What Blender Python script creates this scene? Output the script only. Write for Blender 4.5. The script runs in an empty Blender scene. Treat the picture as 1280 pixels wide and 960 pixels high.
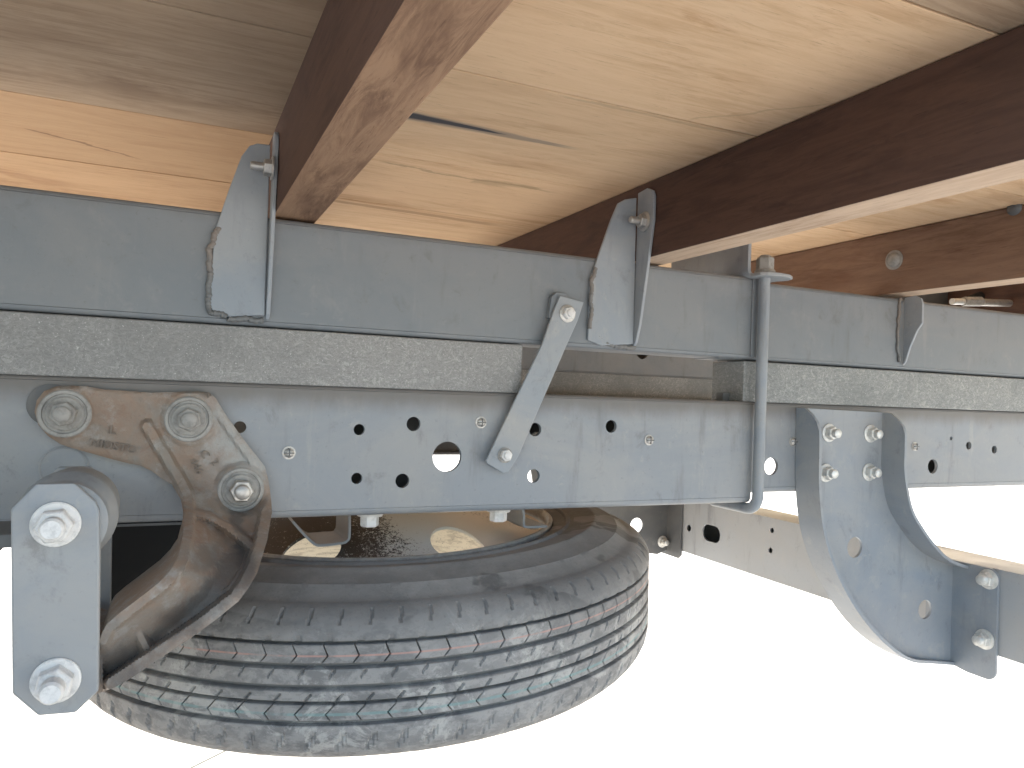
import bpy, bmesh, math, random
from mathutils import Vector, Matrix, noise
from mathutils.geometry import delaunay_2d_cdt
random.seed(7)
C = bpy.context.scene.collection
PI = math.pi

# ------------------------------------------------------------------ camera
RM = Matrix(((0.91094892, -0.03836411, -0.41073137),
             (-0.41094509, 0.00250259, -0.91165666),
             (0.03600279, 0.99926069, -0.01348581)))
FOC = 940.4
cam = bpy.data.cameras.new('camera'); camo = bpy.data.objects.new('camera', cam); C.objects.link(camo)
camo.matrix_world = RM.to_4x4()
cam.sensor_width = 36; cam.lens = FOC / 1280 * 36; cam.clip_start = .02; cam.clip_end = 2000
sc = bpy.context.scene; sc.camera = camo

# ------------------------------------------------------------------ sky, sun, exposure
SUN_EL, SUN_AZ = 30, 52          # azimuth: degrees from +Y (the far side of the truck) towards +X
w = bpy.data.worlds.new('World'); sc.world = w; w.use_nodes = True
wn = w.node_tree.nodes; bg = wn['Background']
sky = wn.new('ShaderNodeTexSky'); sky.sky_type = 'NISHITA'; sky.sun_disc = False
sky.sun_elevation = math.radians(SUN_EL); sky.sun_rotation = math.radians(SUN_AZ)
sky.air_density = 1.3; sky.dust_density = 3.0
w.node_tree.links.new(sky.outputs[0], bg.inputs[0]); bg.inputs[1].default_value = .115
sl = bpy.data.lights.new('sun', 'SUN'); so = bpy.data.objects.new('sun', sl); C.objects.link(so)
sl.energy = 5.0; sl.angle = math.radians(.5); sl.color = (1, .955, .89)
a, e = math.radians(SUN_AZ), math.radians(SUN_EL)
sd = Vector((math.sin(a) * math.cos(e), math.cos(a) * math.cos(e), math.sin(e)))
so.rotation_euler = sd.to_track_quat('Z', 'Y').to_euler()
so.location = sd * 10
vs = sc.view_settings
vs.view_transform = 'Standard'; vs.look = 'None'; vs.gamma = 1; vs.use_curve_mapping = False
vs.exposure = 1.86
sc.cycles.max_bounces = 10; sc.cycles.diffuse_bounces = 6

# ------------------------------------------------------------------ measuring: a point of the picture put on a known plane of the truck
def ray(x, y): return RM @ Vector((x - 640., 480. - y, -FOC))
def P(x, y, Y): r = ray(x, y); return r * (Y / r.y)
def PX(x, y, X): r = ray(x, y); return r * (X / r.x)
def PZ(x, y, Z): r = ray(x, y); return r * (Z / r.z)
def XZ(pts, Y): return [(P(x, y, Y).x, P(x, y, Y).z) for x, y in pts]

# ------------------------------------------------------------------ materials
def sock(nd, *names):
    for n in names:
        if n in nd.inputs: return nd.inputs[n]
class NT:
    def __init__(s, name, coord='pos'):
        s.m = bpy.data.materials.new(name); s.m.use_nodes = True
        s.t = s.m.node_tree; s.b = s.t.nodes['Principled BSDF']
        if coord == 'pos': g = s.t.nodes.new('ShaderNodeNewGeometry'); s.co = g.outputs['Position']
        else: g = s.t.nodes.new('ShaderNodeTexCoord'); s.co = g.outputs['Object']
    def L(s, a, b): s.t.links.new(a, b)
    def scale(s, v, loc=(0, 0, 0), rot=(0, 0, 0), src=None):
        n = s.t.nodes.new('ShaderNodeMapping'); s.L(src or s.co, n.inputs[0])
        n.inputs['Scale'].default_value = v; n.inputs['Location'].default_value = loc; n.inputs['Rotation'].default_value = rot
        return n.outputs[0]
    def noise(s, sc_, co=None, det=6, rough=.6, dist=0):
        n = s.t.nodes.new('ShaderNodeTexNoise'); s.L(co or s.co, n.inputs['Vector'])
        n.inputs['Scale'].default_value = sc_; n.inputs['Detail'].default_value = det
        n.inputs['Roughness'].default_value = rough; n.inputs['Distortion'].default_value = dist
        return n.outputs['Fac']
    def voro(s, sc_, co=None, out='Distance'):
        n = s.t.nodes.new('ShaderNodeTexVoronoi'); s.L(co or s.co, n.inputs['Vector']); n.inputs['Scale'].default_value = sc_
        return n.outputs[out]
    def ramp(s, f, lo, hi, a=0., b=1.):
        n = s.t.nodes.new('ShaderNodeMapRange'); s.L(f, n.inputs[0]); n.interpolation_type = 'SMOOTHSTEP'
        for i, v in zip((1, 2, 3, 4), (lo, hi, a, b)): n.inputs[i].default_value = v
        return n.outputs[0]
    def math(s, op, a, b):
        n = s.t.nodes.new('ShaderNodeMath'); n.operation = op
        for i, v in ((0, a), (1, b)):
            if isinstance(v, (int, float)): n.inputs[i].default_value = v
            else: s.L(v, n.inputs[i])
        return n.outputs[0]
    def mix(s, f, a, b):
        n = s.t.nodes.new('ShaderNodeMix'); n.data_type = 'RGBA'
        for i, v in ((0, f), (6, a), (7, b)):
            if isinstance(v, (int, float)): n.inputs[i].default_value = v
            elif isinstance(v, tuple): n.inputs[i].default_value = (*v, 1)
            else: s.L(v, n.inputs[i])
        return n.outputs[2]
    def xyz(s, co=None):
        n = s.t.nodes.new('ShaderNodeSeparateXYZ'); s.L(co or s.co, n.inputs[0]); return n.outputs
    def bump(s, h, st, dist=.001, prev=None):
        n = s.t.nodes.new('ShaderNodeBump'); s.L(h, n.inputs['Height'])
        n.inputs['Strength'].default_value = st; n.inputs['Distance'].default_value = dist
        if prev: s.L(prev, n.inputs['Normal'])
        return n.outputs[0]
    def done(s, col, rough=.6, metal=0, nrm=None, spec=None):
        if isinstance(col, tuple): s.b.inputs['Base Color'].default_value = (*col, 1)
        else: s.L(col, s.b.inputs['Base Color'])
        for k, v in (('Roughness', rough), ('Metallic', metal)):
            if isinstance(v, (int, float)): s.b.inputs[k].default_value = v
            else: s.L(v, s.b.inputs[k])
        if nrm: s.L(nrm, s.b.inputs['Normal'])
        if spec is not None: sock(s.b, 'Specular IOR Level').default_value = spec
        return s.m

def m_paint(name, base, dust=(.40, .39, .37), dirt=(.10, .095, .09), amount=.35, band=None, rough=.48):
    n = NT(name)
    big = n.noise(4.5, n.scale((1, 1, 1.6)), 6, .62, .6)
    streak = n.noise(9, n.scale((3.2, 3.2, .5)), 6, .65)
    fine = n.noise(160, None, 3, .7); mid = n.noise(22, n.scale((1, 1, .8), (3, 1, 2)), 7, .72, .4)
    c = n.mix(n.ramp(big, .36, .66, 0, amount + .15), base, dust)
    c = n.mix(n.ramp(mid, .56, .74, 0, .38), c, dirt)
    c = n.mix(n.ramp(mid, .44, .30, 0, .35), c, dust)
    c = n.mix(n.ramp(streak, .55, .78, 0, .45), c, dirt)
    c = n.mix(n.ramp(streak, .28, .40, .35, 0), c, dust)
    c = n.mix(n.ramp(fine, .60, .78, 0, .25), c, dirt)
    c = n.mix(n.ramp(n.noise(46, None, 5, .75, .5), .60, .72, 0, .38), c, dust)
    chip = n.ramp(n.noise(75, n.scale((1, 1, 1), (7, 3, 5)), 4, .8, .3), .735, .76, 0, .8)
    c = n.mix(chip, c, (.16, .10, .065))
    if band:     # brown band with a noisy edge, none at z0, full at z1
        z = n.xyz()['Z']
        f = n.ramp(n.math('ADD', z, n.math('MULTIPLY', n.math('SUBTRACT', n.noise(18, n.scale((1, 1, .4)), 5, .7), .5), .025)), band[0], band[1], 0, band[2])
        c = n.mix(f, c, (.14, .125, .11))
    nr = n.bump(n.noise(60, None, 4, .6), .12, .002)
    nr = n.bump(n.noise(700, None, 2, .5), .10, .0006, nr)
    return n.done(c, n.ramp(big, .3, .7, rough - .08, rough + .2), 0, nr)

M = {}
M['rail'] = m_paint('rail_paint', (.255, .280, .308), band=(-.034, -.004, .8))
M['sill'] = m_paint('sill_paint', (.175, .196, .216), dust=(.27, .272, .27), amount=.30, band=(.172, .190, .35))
M['bracket'] = m_paint('bracket_paint', (.25, .285, .325), amount=.3, rough=.42)
M['plate'] = m_paint('plate_paint', (.27, .30, .33), dust=(.42, .40, .37), amount=.45)
M['bar'] = m_paint('bar_paint', (.35, .37, .39), amount=.2)
M['dark_and_shade_paint'] = m_paint('dark_and_shade_paint', (.10, .105, .11), amount=.3, dust=(.2, .2, .19))  # dark parts; also puts shade into the colour of far rail and bracket

def m_galv(name, a, b, s):
    n = NT(name)
    q = n.scale((1, 1, 1), rot=(0, .6, 0))
    fl = n.noise(230 * s, n.scale((1, .5, 2.2), rot=(0, .7, 0)), 5, .8, 1.2)
    sw = n.noise(60 * s, None, 4, .7, 3)
    c = n.mix(n.ramp(fl, .30, .72), a, b)
    c = n.mix(n.ramp(sw, .52, .62, 0, .35), c, (.50, .50, .48))
    c = n.mix(n.ramp(n.noise(7, None, 4, .6), .4, .7, 0, .5), c, a)
    c = n.mix(n.ramp(n.noise(520, None, 2, .6), .66, .74, 0, .7), c, (.62, .62, .60))
    return n.done(c, .55, .25, n.bump(fl, .35, .001))
M['spacer'] = m_galv('zinc_flecked_spacer', (.145, .158, .160), (.34, .35, .347), .9)
M['spacer_left'] = m_galv('sandy_gray_spacer', (.18, .18, .178), (.36, .357, .348), 1.3)

def m_rust(name):
    n = NT(name)
    a = n.noise(14, None, 6, .65, .8); b = n.noise(40, None, 6, .72); f = n.noise(420, None, 3, .6)
    c = n.mix(n.ramp(a, .34, .60), (.245, .220, .190), (.270, .195, .145))
    c = n.mix(n.ramp(b, .48, .66, 0, .75), c, (.34, .325, .30))
    c = n.mix(n.ramp(n.noise(26, n.scale((1, 1, 1), (3, 8, 1)), 6, .7, .7), .55, .68, 0, .6), c, (.24, .14, .095))
    x = n.xyz(); wb = n.math('SUBTRACT', n.noise(24, None, 6, .7, .5), .5)
    gray = n.math('MULTIPLY', n.ramp(x['Z'], -.14, -.09, 0, .8), n.ramp(x['X'], .02, .06, 0, 1))
    c = n.mix(n.math('MULTIPLY', gray, n.ramp(b, .30, .55, .3, 1)), c, (.37, .37, .355))
    def dark_band(p0_, p1_, w_, amt, c):       # near-black irregular band along the trough from p0 to p1
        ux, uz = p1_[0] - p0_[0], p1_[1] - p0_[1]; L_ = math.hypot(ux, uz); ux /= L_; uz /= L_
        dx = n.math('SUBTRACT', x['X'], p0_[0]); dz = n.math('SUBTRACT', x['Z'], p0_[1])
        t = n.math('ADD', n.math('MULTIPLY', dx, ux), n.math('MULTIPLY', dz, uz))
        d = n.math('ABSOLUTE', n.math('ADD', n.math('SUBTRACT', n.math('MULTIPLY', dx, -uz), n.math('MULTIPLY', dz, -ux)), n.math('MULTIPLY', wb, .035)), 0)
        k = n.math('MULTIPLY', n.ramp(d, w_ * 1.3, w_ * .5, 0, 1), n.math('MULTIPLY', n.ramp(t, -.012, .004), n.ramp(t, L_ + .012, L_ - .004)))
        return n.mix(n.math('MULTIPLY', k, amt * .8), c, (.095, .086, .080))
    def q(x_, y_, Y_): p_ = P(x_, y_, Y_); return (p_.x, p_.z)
    c = dark_band(q(308, 690, .78), q(215, 775, .75), .013, .85, c)
    c = dark_band(q(300, 655, .80), q(306, 700, .78), .008, .8, c)
    c = dark_band(q(140, 800, .75), q(165, 835, .75), .016, .8, c)
    c = dark_band(q(240, 690, .78), q(268, 690, .78), .010, .55, c)
    c = dark_band(q(205, 790, .75), q(175, 825, .75), .008, .6, c)
    c = n.mix(n.ramp(f, .6, .8, 0, .35), c, (.08, .06, .05))
    nr = n.bump(n.noise(26, None, 5, .7), .5, .004); nr = n.bump(b, .3, .002, nr); nr = n.bump(f, .5, .0012, nr)
    return n.done(c, .6, 0, nr)
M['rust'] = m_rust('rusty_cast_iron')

def m_zinc(name, base, rough=.38, metal=.55):
    n = NT(name)
    a = n.noise(90, None, 5, .7); 
    c = n.mix(n.ramp(a, .42, .68, 0, .6), base, tuple(v * .62 for v in base))
    return n.done(c, n.ramp(a, .3, .7, rough, rough + .25), metal, n.bump(n.noise(300, None, 3, .6), .2, .0008))
M['rust_dark'] = m_zinc('worn_letter_face', (.245, .205, .172), .7, 0)
M['zinc'] = m_zinc('bright_zinc', (.74, .74, .71))
M['zinc_dusty'] = m_zinc('dusty_zinc', (.36, .35, .33), .6, .2)
M['nut_white'] = m_zinc('chalky_white_zinc', (.80, .79, .77), .55, .1)
M['steel_bare'] = m_zinc('bare_steel', (.55, .53, .50), .35, .7)

def seg(px0, px1, *rest):
    a_, b_ = PZ(*px0, .297), PZ(*px1, .297); return (a_.x, a_.y, b_.x, b_.y, *rest)
# natural marks of the boards: a black mineral streak and ragged brown cracks; x0, y0, x1, y1, half widths, colour, strength, wobble
STAINS = [seg((490, 140), (728, 188), .016, .004, (.30, .24, .20), .75, .010), seg((496, 141), (640, 170), .012, .001, (.045, .05, .065), .95, .008),
          seg((475, 203), (700, 243), .0045, .007, (.40, .26, .15), .6, .05), seg((590, 226), (680, 238), .016, .010, (.42, .29, .17), .5, .05),
          seg((30, 160), (180, 200), .004, .0025, (.25, .14, .07), .8, .03), seg((410, 250), (640, 285), .008, .012, (.40, .23, .13), .6, .02),
          seg((700, 120), (960, 175), .003, .006, (.50, .35, .22), .5, .03), seg((860, 150), (1060, 128), .004, .003, (.48, .33, .20), .4, .03)]
def m_wood(name, light, dark, ax, streak=(.25, .17, .10), bluish=0., var=.2, ring=0.):
    n = NT(name)
    info = n.t.nodes.new('ShaderNodeObjectInfo'); rnd = info.outputs['Random']
    cb = n.t.nodes.new('ShaderNodeCombineXYZ'); n.L(n.math('MULTIPLY', rnd, 7), cb.inputs[0]); n.L(n.math('MULTIPLY', rnd, 13), cb.inputs[1])
    add = n.t.nodes.new('ShaderNodeVectorMath'); add.operation = 'ADD'; n.L(n.co, add.inputs[0]); n.L(cb.outputs[0], add.inputs[1])
    s = (.10, 1, 1) if ax == 'x' else (1, .10, 1)
    s2 = (.18, 1, 1) if ax == 'x' else (1, .18, 1)
    g = n.scale(s, src=add.outputs[0]); g2 = n.scale(s2, src=add.outputs[0])
    grain = n.noise(95, g, 8, .72, .9); broad = n.noise(11, g2, 6, .66, 1.6); blot = n.noise(4, n.scale((.4, 1, 1) if ax == 'x' else (1, .4, 1), src=add.outputs[0]), 5, .65, .8)
    c = n.mix(n.ramp(grain, .34, .62, .15, 1), dark, light)
    c = n.mix(n.ramp(broad, .50, .66, 0, .75), c, streak)
    c = n.mix(n.ramp(n.noise(38, n.scale((.16, 1, 1) if ax == 'x' else (1, .16, 1), (4, 9, 0), src=add.outputs[0]), 7, .75, 1.2), .53, .66, 0, .55), c, streak)
    c = n.mix(n.ramp(blot, .36, .62, 0, .62), c, tuple(min(1, v * 1.08) for v in light))
    hair = n.ramp(n.noise(420, n.scale((.05, 1, 1) if ax == 'x' else (1, .05, 1), src=add.outputs[0]), 4, .8, .2), .60, .70, 0, .5)
    c = n.mix(hair, c, tuple(v * .55 for v in streak))
    wisp = n.noise(26, g, 3, .5, 1.5)
    c = n.mix(n.ramp(wisp, .66, .78, 0, .3), c, tuple(v * .6 for v in streak))
    # short dark flecks, like bruised or mouldy fibres
    fl = n.noise(60, n.scale((.35, 1, 1) if ax == 'x' else (1, .35, 1), src=add.outputs[0]), 6, .85, 1.2)
    where = n.ramp(n.noise(5, add.outputs[0], 3, .5), .46, .60)
    c = n.mix(n.math('MULTIPLY', n.ramp(fl, .64, .72, 0, .6), where), c, (.20, .15, .10))
    if ax == 'x':
        X_ = n.xyz(); wob = n.math('SUBTRACT', n.noise(30, n.scale((.25, 1, 1)), 5, .7), .5)
        def stain(x0, y0, x1, y1, w0, w1, col, amt, wobble, c):
            L_ = x1 - x0; t = n.math('DIVIDE', n.math('SUBTRACT', X_['X'], x0), L_)
            yc = n.math('ADD', y0, n.math('MULTIPLY', t, y1 - y0)); d = n.math('ABSOLUTE', n.math('ADD', n.math('SUBTRACT', X_['Y'], yc), n.math('MULTIPLY', wob, wobble)), 0)
            wd = n.math('ADD', w0, n.math('MULTIPLY', t, w1 - w0)); q = n.ramp(n.math('DIVIDE', d, wd), 1.15, .5, 0, 1)
            ends = n.math('MULTIPLY', n.ramp(t, -.02, .05), n.ramp(t, 1.02, .8))
            return n.mix(n.math('MULTIPLY', n.math('MULTIPLY', q, ends), amt), c, col)
        for st in STAINS:
            c = stain(*st, c)
    tint = n.ramp(rnd, 0, 1, 1 - var, 1)
    hs = n.t.nodes.new('ShaderNodeHueSaturation'); n.L(c, hs.inputs['Color']); n.L(tint, hs.inputs['Value'])
    nr = n.bump(grain, .35, .0015)
    return n.done(hs.outputs[0], .75, 0, nr, .25)
M['plank'] = m_wood('pale_plywood_plank', (.78, .56, .36), (.64, .42, .24), 'x', (.50, .28, .14), var=.08)
M['plank_gray'] = m_wood('weathered_plank', (.47, .345, .235), (.33, .225, .145), 'x', (.25, .16, .10), var=.1)
M['plank_tan'] = m_wood('orange_plank', (.58, .38, .22), (.44, .26, .14), 'x', (.33, .17, .08), var=.1)
M['joist_side'] = m_wood('stained_joist', (.105, .058, .042), (.070, .038, .029), 'y', (.050, .030, .025), var=.05)
M['joist_side_mid'] = m_wood('weathered_joist', (.26, .165, .115), (.17, .10, .068), 'y', (.13, .062, .04), var=.05)
M['joist_under_lit'] = m_wood('rough_lit_underside', (.38, .24, .15), (.14, .075, .05), 'y', (.10, .048, .032), var=.05)  # underside tone: light from below put into the colour
M['joist_under_pale_lit'] = m_wood('pale_lit_underside', (.60, .46, .34), (.42, .29, .20), 'y', (.34, .21, .14), var=.05)

def m_rubber(name, stripe=None, dust=1.):
    n = NT(name)
    a = n.noise(8, None, 5, .6, .4); b = n.noise(38, n.scale((1, 1, 1.8)), 5, .7, .3); f = n.noise(300, None, 3, .6)
    z = n.ramp(n.xyz()['Z'], -.22, -.30, .15, 1)      # road dust: thin on top, thick on the lower shoulder
    dark_patch = n.ramp(n.noise(5.5, n.scale((1, 1, 2.5), (1, 6, 2)), 4, .5, .5), .50, .525)  # sharp-edged dark noise patches, mixed in more towards the top
    c = n.mix(n.ramp(a, .32, .66, .25 * dust, .85 * dust), (.135, .136, .138), (.26, .258, .254))
    c = n.mix(n.math('MULTIPLY', dark_patch, n.ramp(n.xyz()['Z'], -.26, -.22, .25, .8)), c, (.085, .086, .088))
    c = n.mix(n.math('MULTIPLY', n.ramp(b, .42, .58, .2, .65 * dust), z), c, (.40, .39, .375))
    c = n.mix(n.math('MULTIPLY', n.ramp(n.noise(17, n.scale((1, 1, 1), (5, 2, 1)), 6, .75, .6), (.53), .61, 0, .58 * dust), n.ramp(z, .1, 1, .12, 1)), c, (.54, .53, .50))
    c = n.mix(n.ramp(f, .55, .75, 0, .3), c, (.09, .09, .09))
    if stripe:
        tc = n.t.nodes.new('ShaderNodeTexCoord')
        h = n.xyz(tc.outputs['Object'])['Z']
        d = n.math('ABSOLUTE', n.math('SUBTRACT', h, stripe[0]), 0)
        line = n.ramp(d, stripe[1], stripe[1] * .6, 0, 1)
        wear = n.ramp(n.noise(35, n.scale((1, 1, 1), (2, 8, 3)), 4, .7), .36, .52, .12, stripe[3])
        c = n.mix(n.math('MULTIPLY', line, wear), c, stripe[2])
    return n.done(c, .72, 0, n.bump(f, .3, .0008), .3)
M['rubber'] = m_rubber('dusty_rubber')
M['rubber_orange'] = m_rubber('tread_rubber_orange_line', (-.0158, .0012, (.55, .30, .25), .65))
M['rubber_teal'] = m_rubber('tread_rubber_teal_line', (-.0770, .0019, (.19, .36, .35), .5))
M['groove'] = m_rubber('groove_rubber', dust=.35)

def m_wheel():
    n = NT('flaking_wheel_paint')
    f = n.noise(240, None, 5, .85, .6); a = n.noise(9, None, 4, .6, .5)
    x = n.ramp(n.xyz()['X'], .18, .36, -.10, .16)
    k = n.ramp(n.math('ADD', n.math('ADD', f, n.math('MULTIPLY', n.math('SUBTRACT', a, .5), .4)), x), .50, .54)
    c = n.mix(k, (.02, .022, .025), n.mix(n.ramp(n.xyz()['X'], .30, .42), (.50, .54, .54), (.64, .58, .50)))
    return n.done(c, .45, .1)
M['wheel'] = m_wheel()
def m_cream():
    n = NT('cream_wheel_paint')
    c = n.mix(n.ramp(n.noise(50, n.scale((.3, 1, 3)), 5, .7, .5), .45, .65), (.74, .68, .55), (.50, .45, .36))
    c = n.mix(n.ramp(n.noise(380, None, 3, .7), .62, .68, 0, .8), c, (.08, .075, .07))
    return n.done(c, .6)
M['cream'] = m_cream()
M['black_rubber'] = NT('black_hose_and_gap_fill').done((.010, .010, .010), .9)

def m_ground():
    n = NT('pale_concrete')
    a = n.noise(.8, None, 8, .65); b = n.noise(40, None, 5, .7)
    c = n.mix(n.ramp(a, .3, .7), (.60, .585, .56), (.52, .51, .49))
    c = n.mix(n.ramp(b, .55, .8, 0, .3), c, (.40, .39, .37))
    return n.done(c, .9, 0, n.bump(b, .3, .004))
M['ground'] = m_ground()
M['joint'] = NT('joint_filler').done((.30, .31, .30), .9)
M['weld'] = m_paint('weld_paint', (.15, .16, .165), dust=(.24, .20, .17), amount=.6)

# ------------------------------------------------------------------ object helpers
def props(o, label=None, cat=None, group=None, kind=None):
    for k, v in (('label', label), ('category', cat), ('group', group), ('kind', kind)):
        if v: o[k] = v
    return o
def thing(name, loc, label, cat, group=None):
    o = bpy.data.objects.new(name, None); C.objects.link(o); o.location = loc; o.empty_display_size = .05
    return props(o, label, cat, group)
def obj(name, vs_, fs, m, parent=None, smooth=None, bevel=0, mats=None, fm=None):
    """one mesh object; vertices are given in place, the origin follows the parent"""
    me = bpy.data.meshes.new(name); me.from_pydata([tuple(v) for v in vs_], [], fs)
    bm = bmesh.new(); bm.from_mesh(me); bmesh.ops.recalc_face_normals(bm, faces=bm.faces)
    if smooth is not None:
        for f in bm.faces: f.smooth = True
        for e_ in bm.edges:
            if len(e_.link_faces) == 2 and e_.calc_face_angle(0) > math.radians(smooth): e_.smooth = False
    bm.to_mesh(me); bm.free()
    for mm in (mats or [m]): me.materials.append(mm)
    if fm:
        for i, k in fm.items(): me.polygons[i].material_index = k
    o = bpy.data.objects.new(name, me); C.objects.link(o)
    if parent:
        o.parent = parent
        off = Vector((0, 0, 0)); q = parent
        while q: off += q.location; q = q.parent
        me.transform(Matrix.Translation(-off))
    if bevel:
        b = o.modifiers.new('bevel', 'BEVEL'); b.width = bevel; b.segments = 2; b.limit_method = 'ANGLE'; b.angle_limit = math.radians(40)
        b.harden_normals = False
    return o
def inside(p, poly):
    r = False; j = len(poly) - 1
    for i in range(len(poly)):
        a_, b_ = poly[i], poly[j]
        if (a_[1] > p[1]) != (b_[1] > p[1]) and p[0] < (b_[0] - a_[0]) * (p[1] - a_[1]) / (b_[1] - a_[1]) + a_[0]: r = not r
        j = i
    return r
def cdt(outline, holes=(), extra=()):
    pts = [Vector(p) for p in outline]; edges = [(i, (i + 1) % len(outline)) for i in range(len(outline))]
    for h in holes:
        b0 = len(pts); pts += [Vector(p) for p in h]; edges += [(b0 + i, b0 + (i + 1) % len(h)) for i in range(len(h))]
    pts += [Vector(p) for p in extra]
    v, e_, f, ov, oe, of = delaunay_2d_cdt(pts, edges, [], 1, 1e-7)
    out = []
    for t in f:
        cx = sum(v[i][0] for i in t) / 3; cy = sum(v[i][1] for i in t) / 3
        if inside((cx, cy), outline) and not any(inside((cx, cy), h) for h in holes): out.append(t)
    return v, out
def sheet(outline, holes, mapf, t0, t1, extra=()):
    """solid plate: outline and holes in (a, b); mapf(a, b, t) gives the 3D point; t runs through the thickness"""
    v, f = cdt(outline, holes, extra)
    V = [mapf(a_, b_, t0) for a_, b_ in v] + [mapf(a_, b_, t1) for a_, b_ in v]; n = len(v)
    F = [tuple(t) for t in f] + [tuple(i + n for i in reversed(t)) for t in f]
    cnt = {}
    for t in f:
        for i in range(3):
            k = (t[i], t[(i + 1) % 3]); s = tuple(sorted(k)); cnt.setdefault(s, []).append(k)
    for s, ks in cnt.items():
        if len(ks) == 1: a_, b_ = ks[0]; F.append((b_, a_, a_ + n, b_ + n))
    return V, F
mY = lambda a_, b_, t: (a_, t, b_)
mX = lambda a_, b_, t: (t, a_, b_)
mZ = lambda a_, b_, t: (a_, b_, t)
def circ(cx, cy, r, n=28, ry=None): return [(cx + r * math.cos(2 * PI * i / n), cy + (ry or r) * math.sin(2 * PI * i / n)) for i in range(n)]
def box(x0, x1, y0, y1, z0, z1):
    V = [(x, y, z) for x in (x0, x1) for y in (y0, y1) for z in (z0, z1)]
    return V, [(0, 1, 3, 2), (4, 6, 7, 5), (0, 4, 5, 1), (2, 3, 7, 6), (0, 2, 6, 4), (1, 5, 7, 3)]
def join(*vf):
    V, F = [], []
    for v, f in vf: b0 = len(V); V += list(v); F += [tuple(i + b0 for i in t) for t in f]
    return V, F
def lathe(prof, n=40, caps=True):
    V, F = [], []
    for r, z in prof:
        for i in range(n): V.append((r * math.cos(2 * PI * i / n), r * math.sin(2 * PI * i / n), z))
    for k in range(len(prof) - 1):
        for i in range(n):
            j = (i + 1) % n; F.append((k * n + i, k * n + j, (k + 1) * n + j, (k + 1) * n + i))
    if caps: F.append(tuple(range(n))); F.append(tuple((len(prof) - 1) * n + i for i in range(n)))
    return V, F
def hexa(r, h, ang=0):
    V = []
    for z, q in ((0, 1), (h * .86, 1), (h, .90)):
        for i in range(6): V.append((r * q * math.cos(ang + PI / 3 * i), r * q * math.sin(ang + PI / 3 * i), z))
    F = [tuple(range(6)), tuple(range(12, 18))]
    for k in (0, 1):
        for i in range(6): j = (i + 1) % 6; F.append((k * 6 + i, k * 6 + j, k * 6 + 6 + j, k * 6 + 6 + i))
    return V, F
def place(vf, loc, d):
    q = Vector(d).normalized().to_track_quat('Z', 'Y'); L = Vector(loc)
    return [q @ Vector(v) + L for v in vf[0]], vf[1]
def shift(vf, z): return [(v[0], v[1], v[2] + z) for v in vf[0]], vf[1]
def tube(path, r, n=14, rf=None):
    V, F = [], []; m_ = len(path); path = [Vector(p) for p in path]
    up = None
    for k, p in enumerate(path):
        t = (path[min(k + 1, m_ - 1)] - path[max(k - 1, 0)]).normalized()
        if up is None: up = t.orthogonal().normalized()
        up = (up - t * up.dot(t)).normalized(); s = t.cross(up)
        rr = rf(k) if rf else r
        for i in range(n): a_ = 2 * PI * i / n; V.append(p + (up * math.cos(a_) + s * math.sin(a_)) * rr)
    for k in range(m_ - 1):
        for i in range(n): j = (i + 1) % n; F.append((k * n + i, k * n + j, (k + 1) * n + j, (k + 1) * n + i))
    F += [tuple(range(n)), tuple((m_ - 1) * n + i for i in range(n))]
    return V, F
def arc(c, r, a0, a1, n): return [(c[0] + r * math.cos(math.radians(a0 + (a1 - a0) * i / n)), c[1] + r * math.sin(math.radians(a0 + (a1 - a0) * i / n))) for i in range(n + 1)]
def strip(path, t, lo, hi, mapf):
    """bent sheet: 2D centre path with thickness t, extruded from lo to hi"""
    m_ = len(path); A, B = [], []
    for k in range(m_):
        p = Vector(path[k]); q = (Vector(path[min(k + 1, m_ - 1)]) - Vector(path[max(k - 1, 0)])).normalized(); nn = Vector((-q.y, q.x)) * t / 2
        A.append(p + nn); B.append(p - nn)
    V, F = [], []
    lo_ = lo if callable(lo) else (lambda s: lo); hi_ = hi if callable(hi) else (lambda s: hi)
    for k in range(m_):
        s = k / (m_ - 1)
        for q, d in ((A[k], lo_(s)), (B[k], lo_(s)), (B[k], hi_(s)), (A[k], hi_(s))): V.append(mapf(q.x, q.y, d))
    for k in range(m_ - 1):
        for i in range(4): j = (i + 1) % 4; F.append((4 * k + i, 4 * k + j, 4 * k + 4 + j, 4 * k + 4 + i))
    F += [(0, 1, 2, 3), tuple(4 * (m_ - 1) + i for i in (0, 1, 2, 3))]
    return V, F
def smooth_path(pts, n=8):
    out = []
    P_ = [Vector(p) for p in pts]
    for i in range(len(P_) - 1):
        a_, b_, c_, d_ = P_[max(i - 1, 0)], P_[i], P_[i + 1], P_[min(i + 2, len(P_) - 1)]
        for k in range(n):
            t = k / n
            out.append(.5 * ((2 * b_) + (c_ - a_) * t + (2 * a_ - 5 * b_ + 4 * c_ - d_) * t * t + (3 * b_ - a_ - 3 * c_ + d_) * t ** 3))
    out.append(P_[-1]); return [tuple(p) for p in out]
def bolt(parent, loc, d, r_w, r_n, h_n, r_s, h_s, m=None, name='bolt', ang=.2, flange=True, wm=None):
    """washer (part of the fixing), hexagon nut and stud end; sub-parts of the fixing are its washer and stud"""
    m = m or M['zinc']
    h0 = h_n * .22
    nut = obj(name, *place(shift(hexa(r_n, h_n, ang), h0), loc, d), m, parent, bevel=r_n * .05)
    was = obj('washer', *place(lathe([(r_w, 0), (r_w, h0 * .7), (r_w * .93, h0 * 1.02)], 36), loc, d), wm or m, nut, smooth=35)
    if h_s: obj('stud', *place(shift(lathe([(r_s, 0)] + [(r_s * (1 if k % 2 else .93), h_n * .9 + (h_s) * k / 8) for k in range(8)] + [(r_s * .8, h_n * .95 + h_s)], 24), h0), loc, d), m, nut, smooth=50)
    return nut
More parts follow.
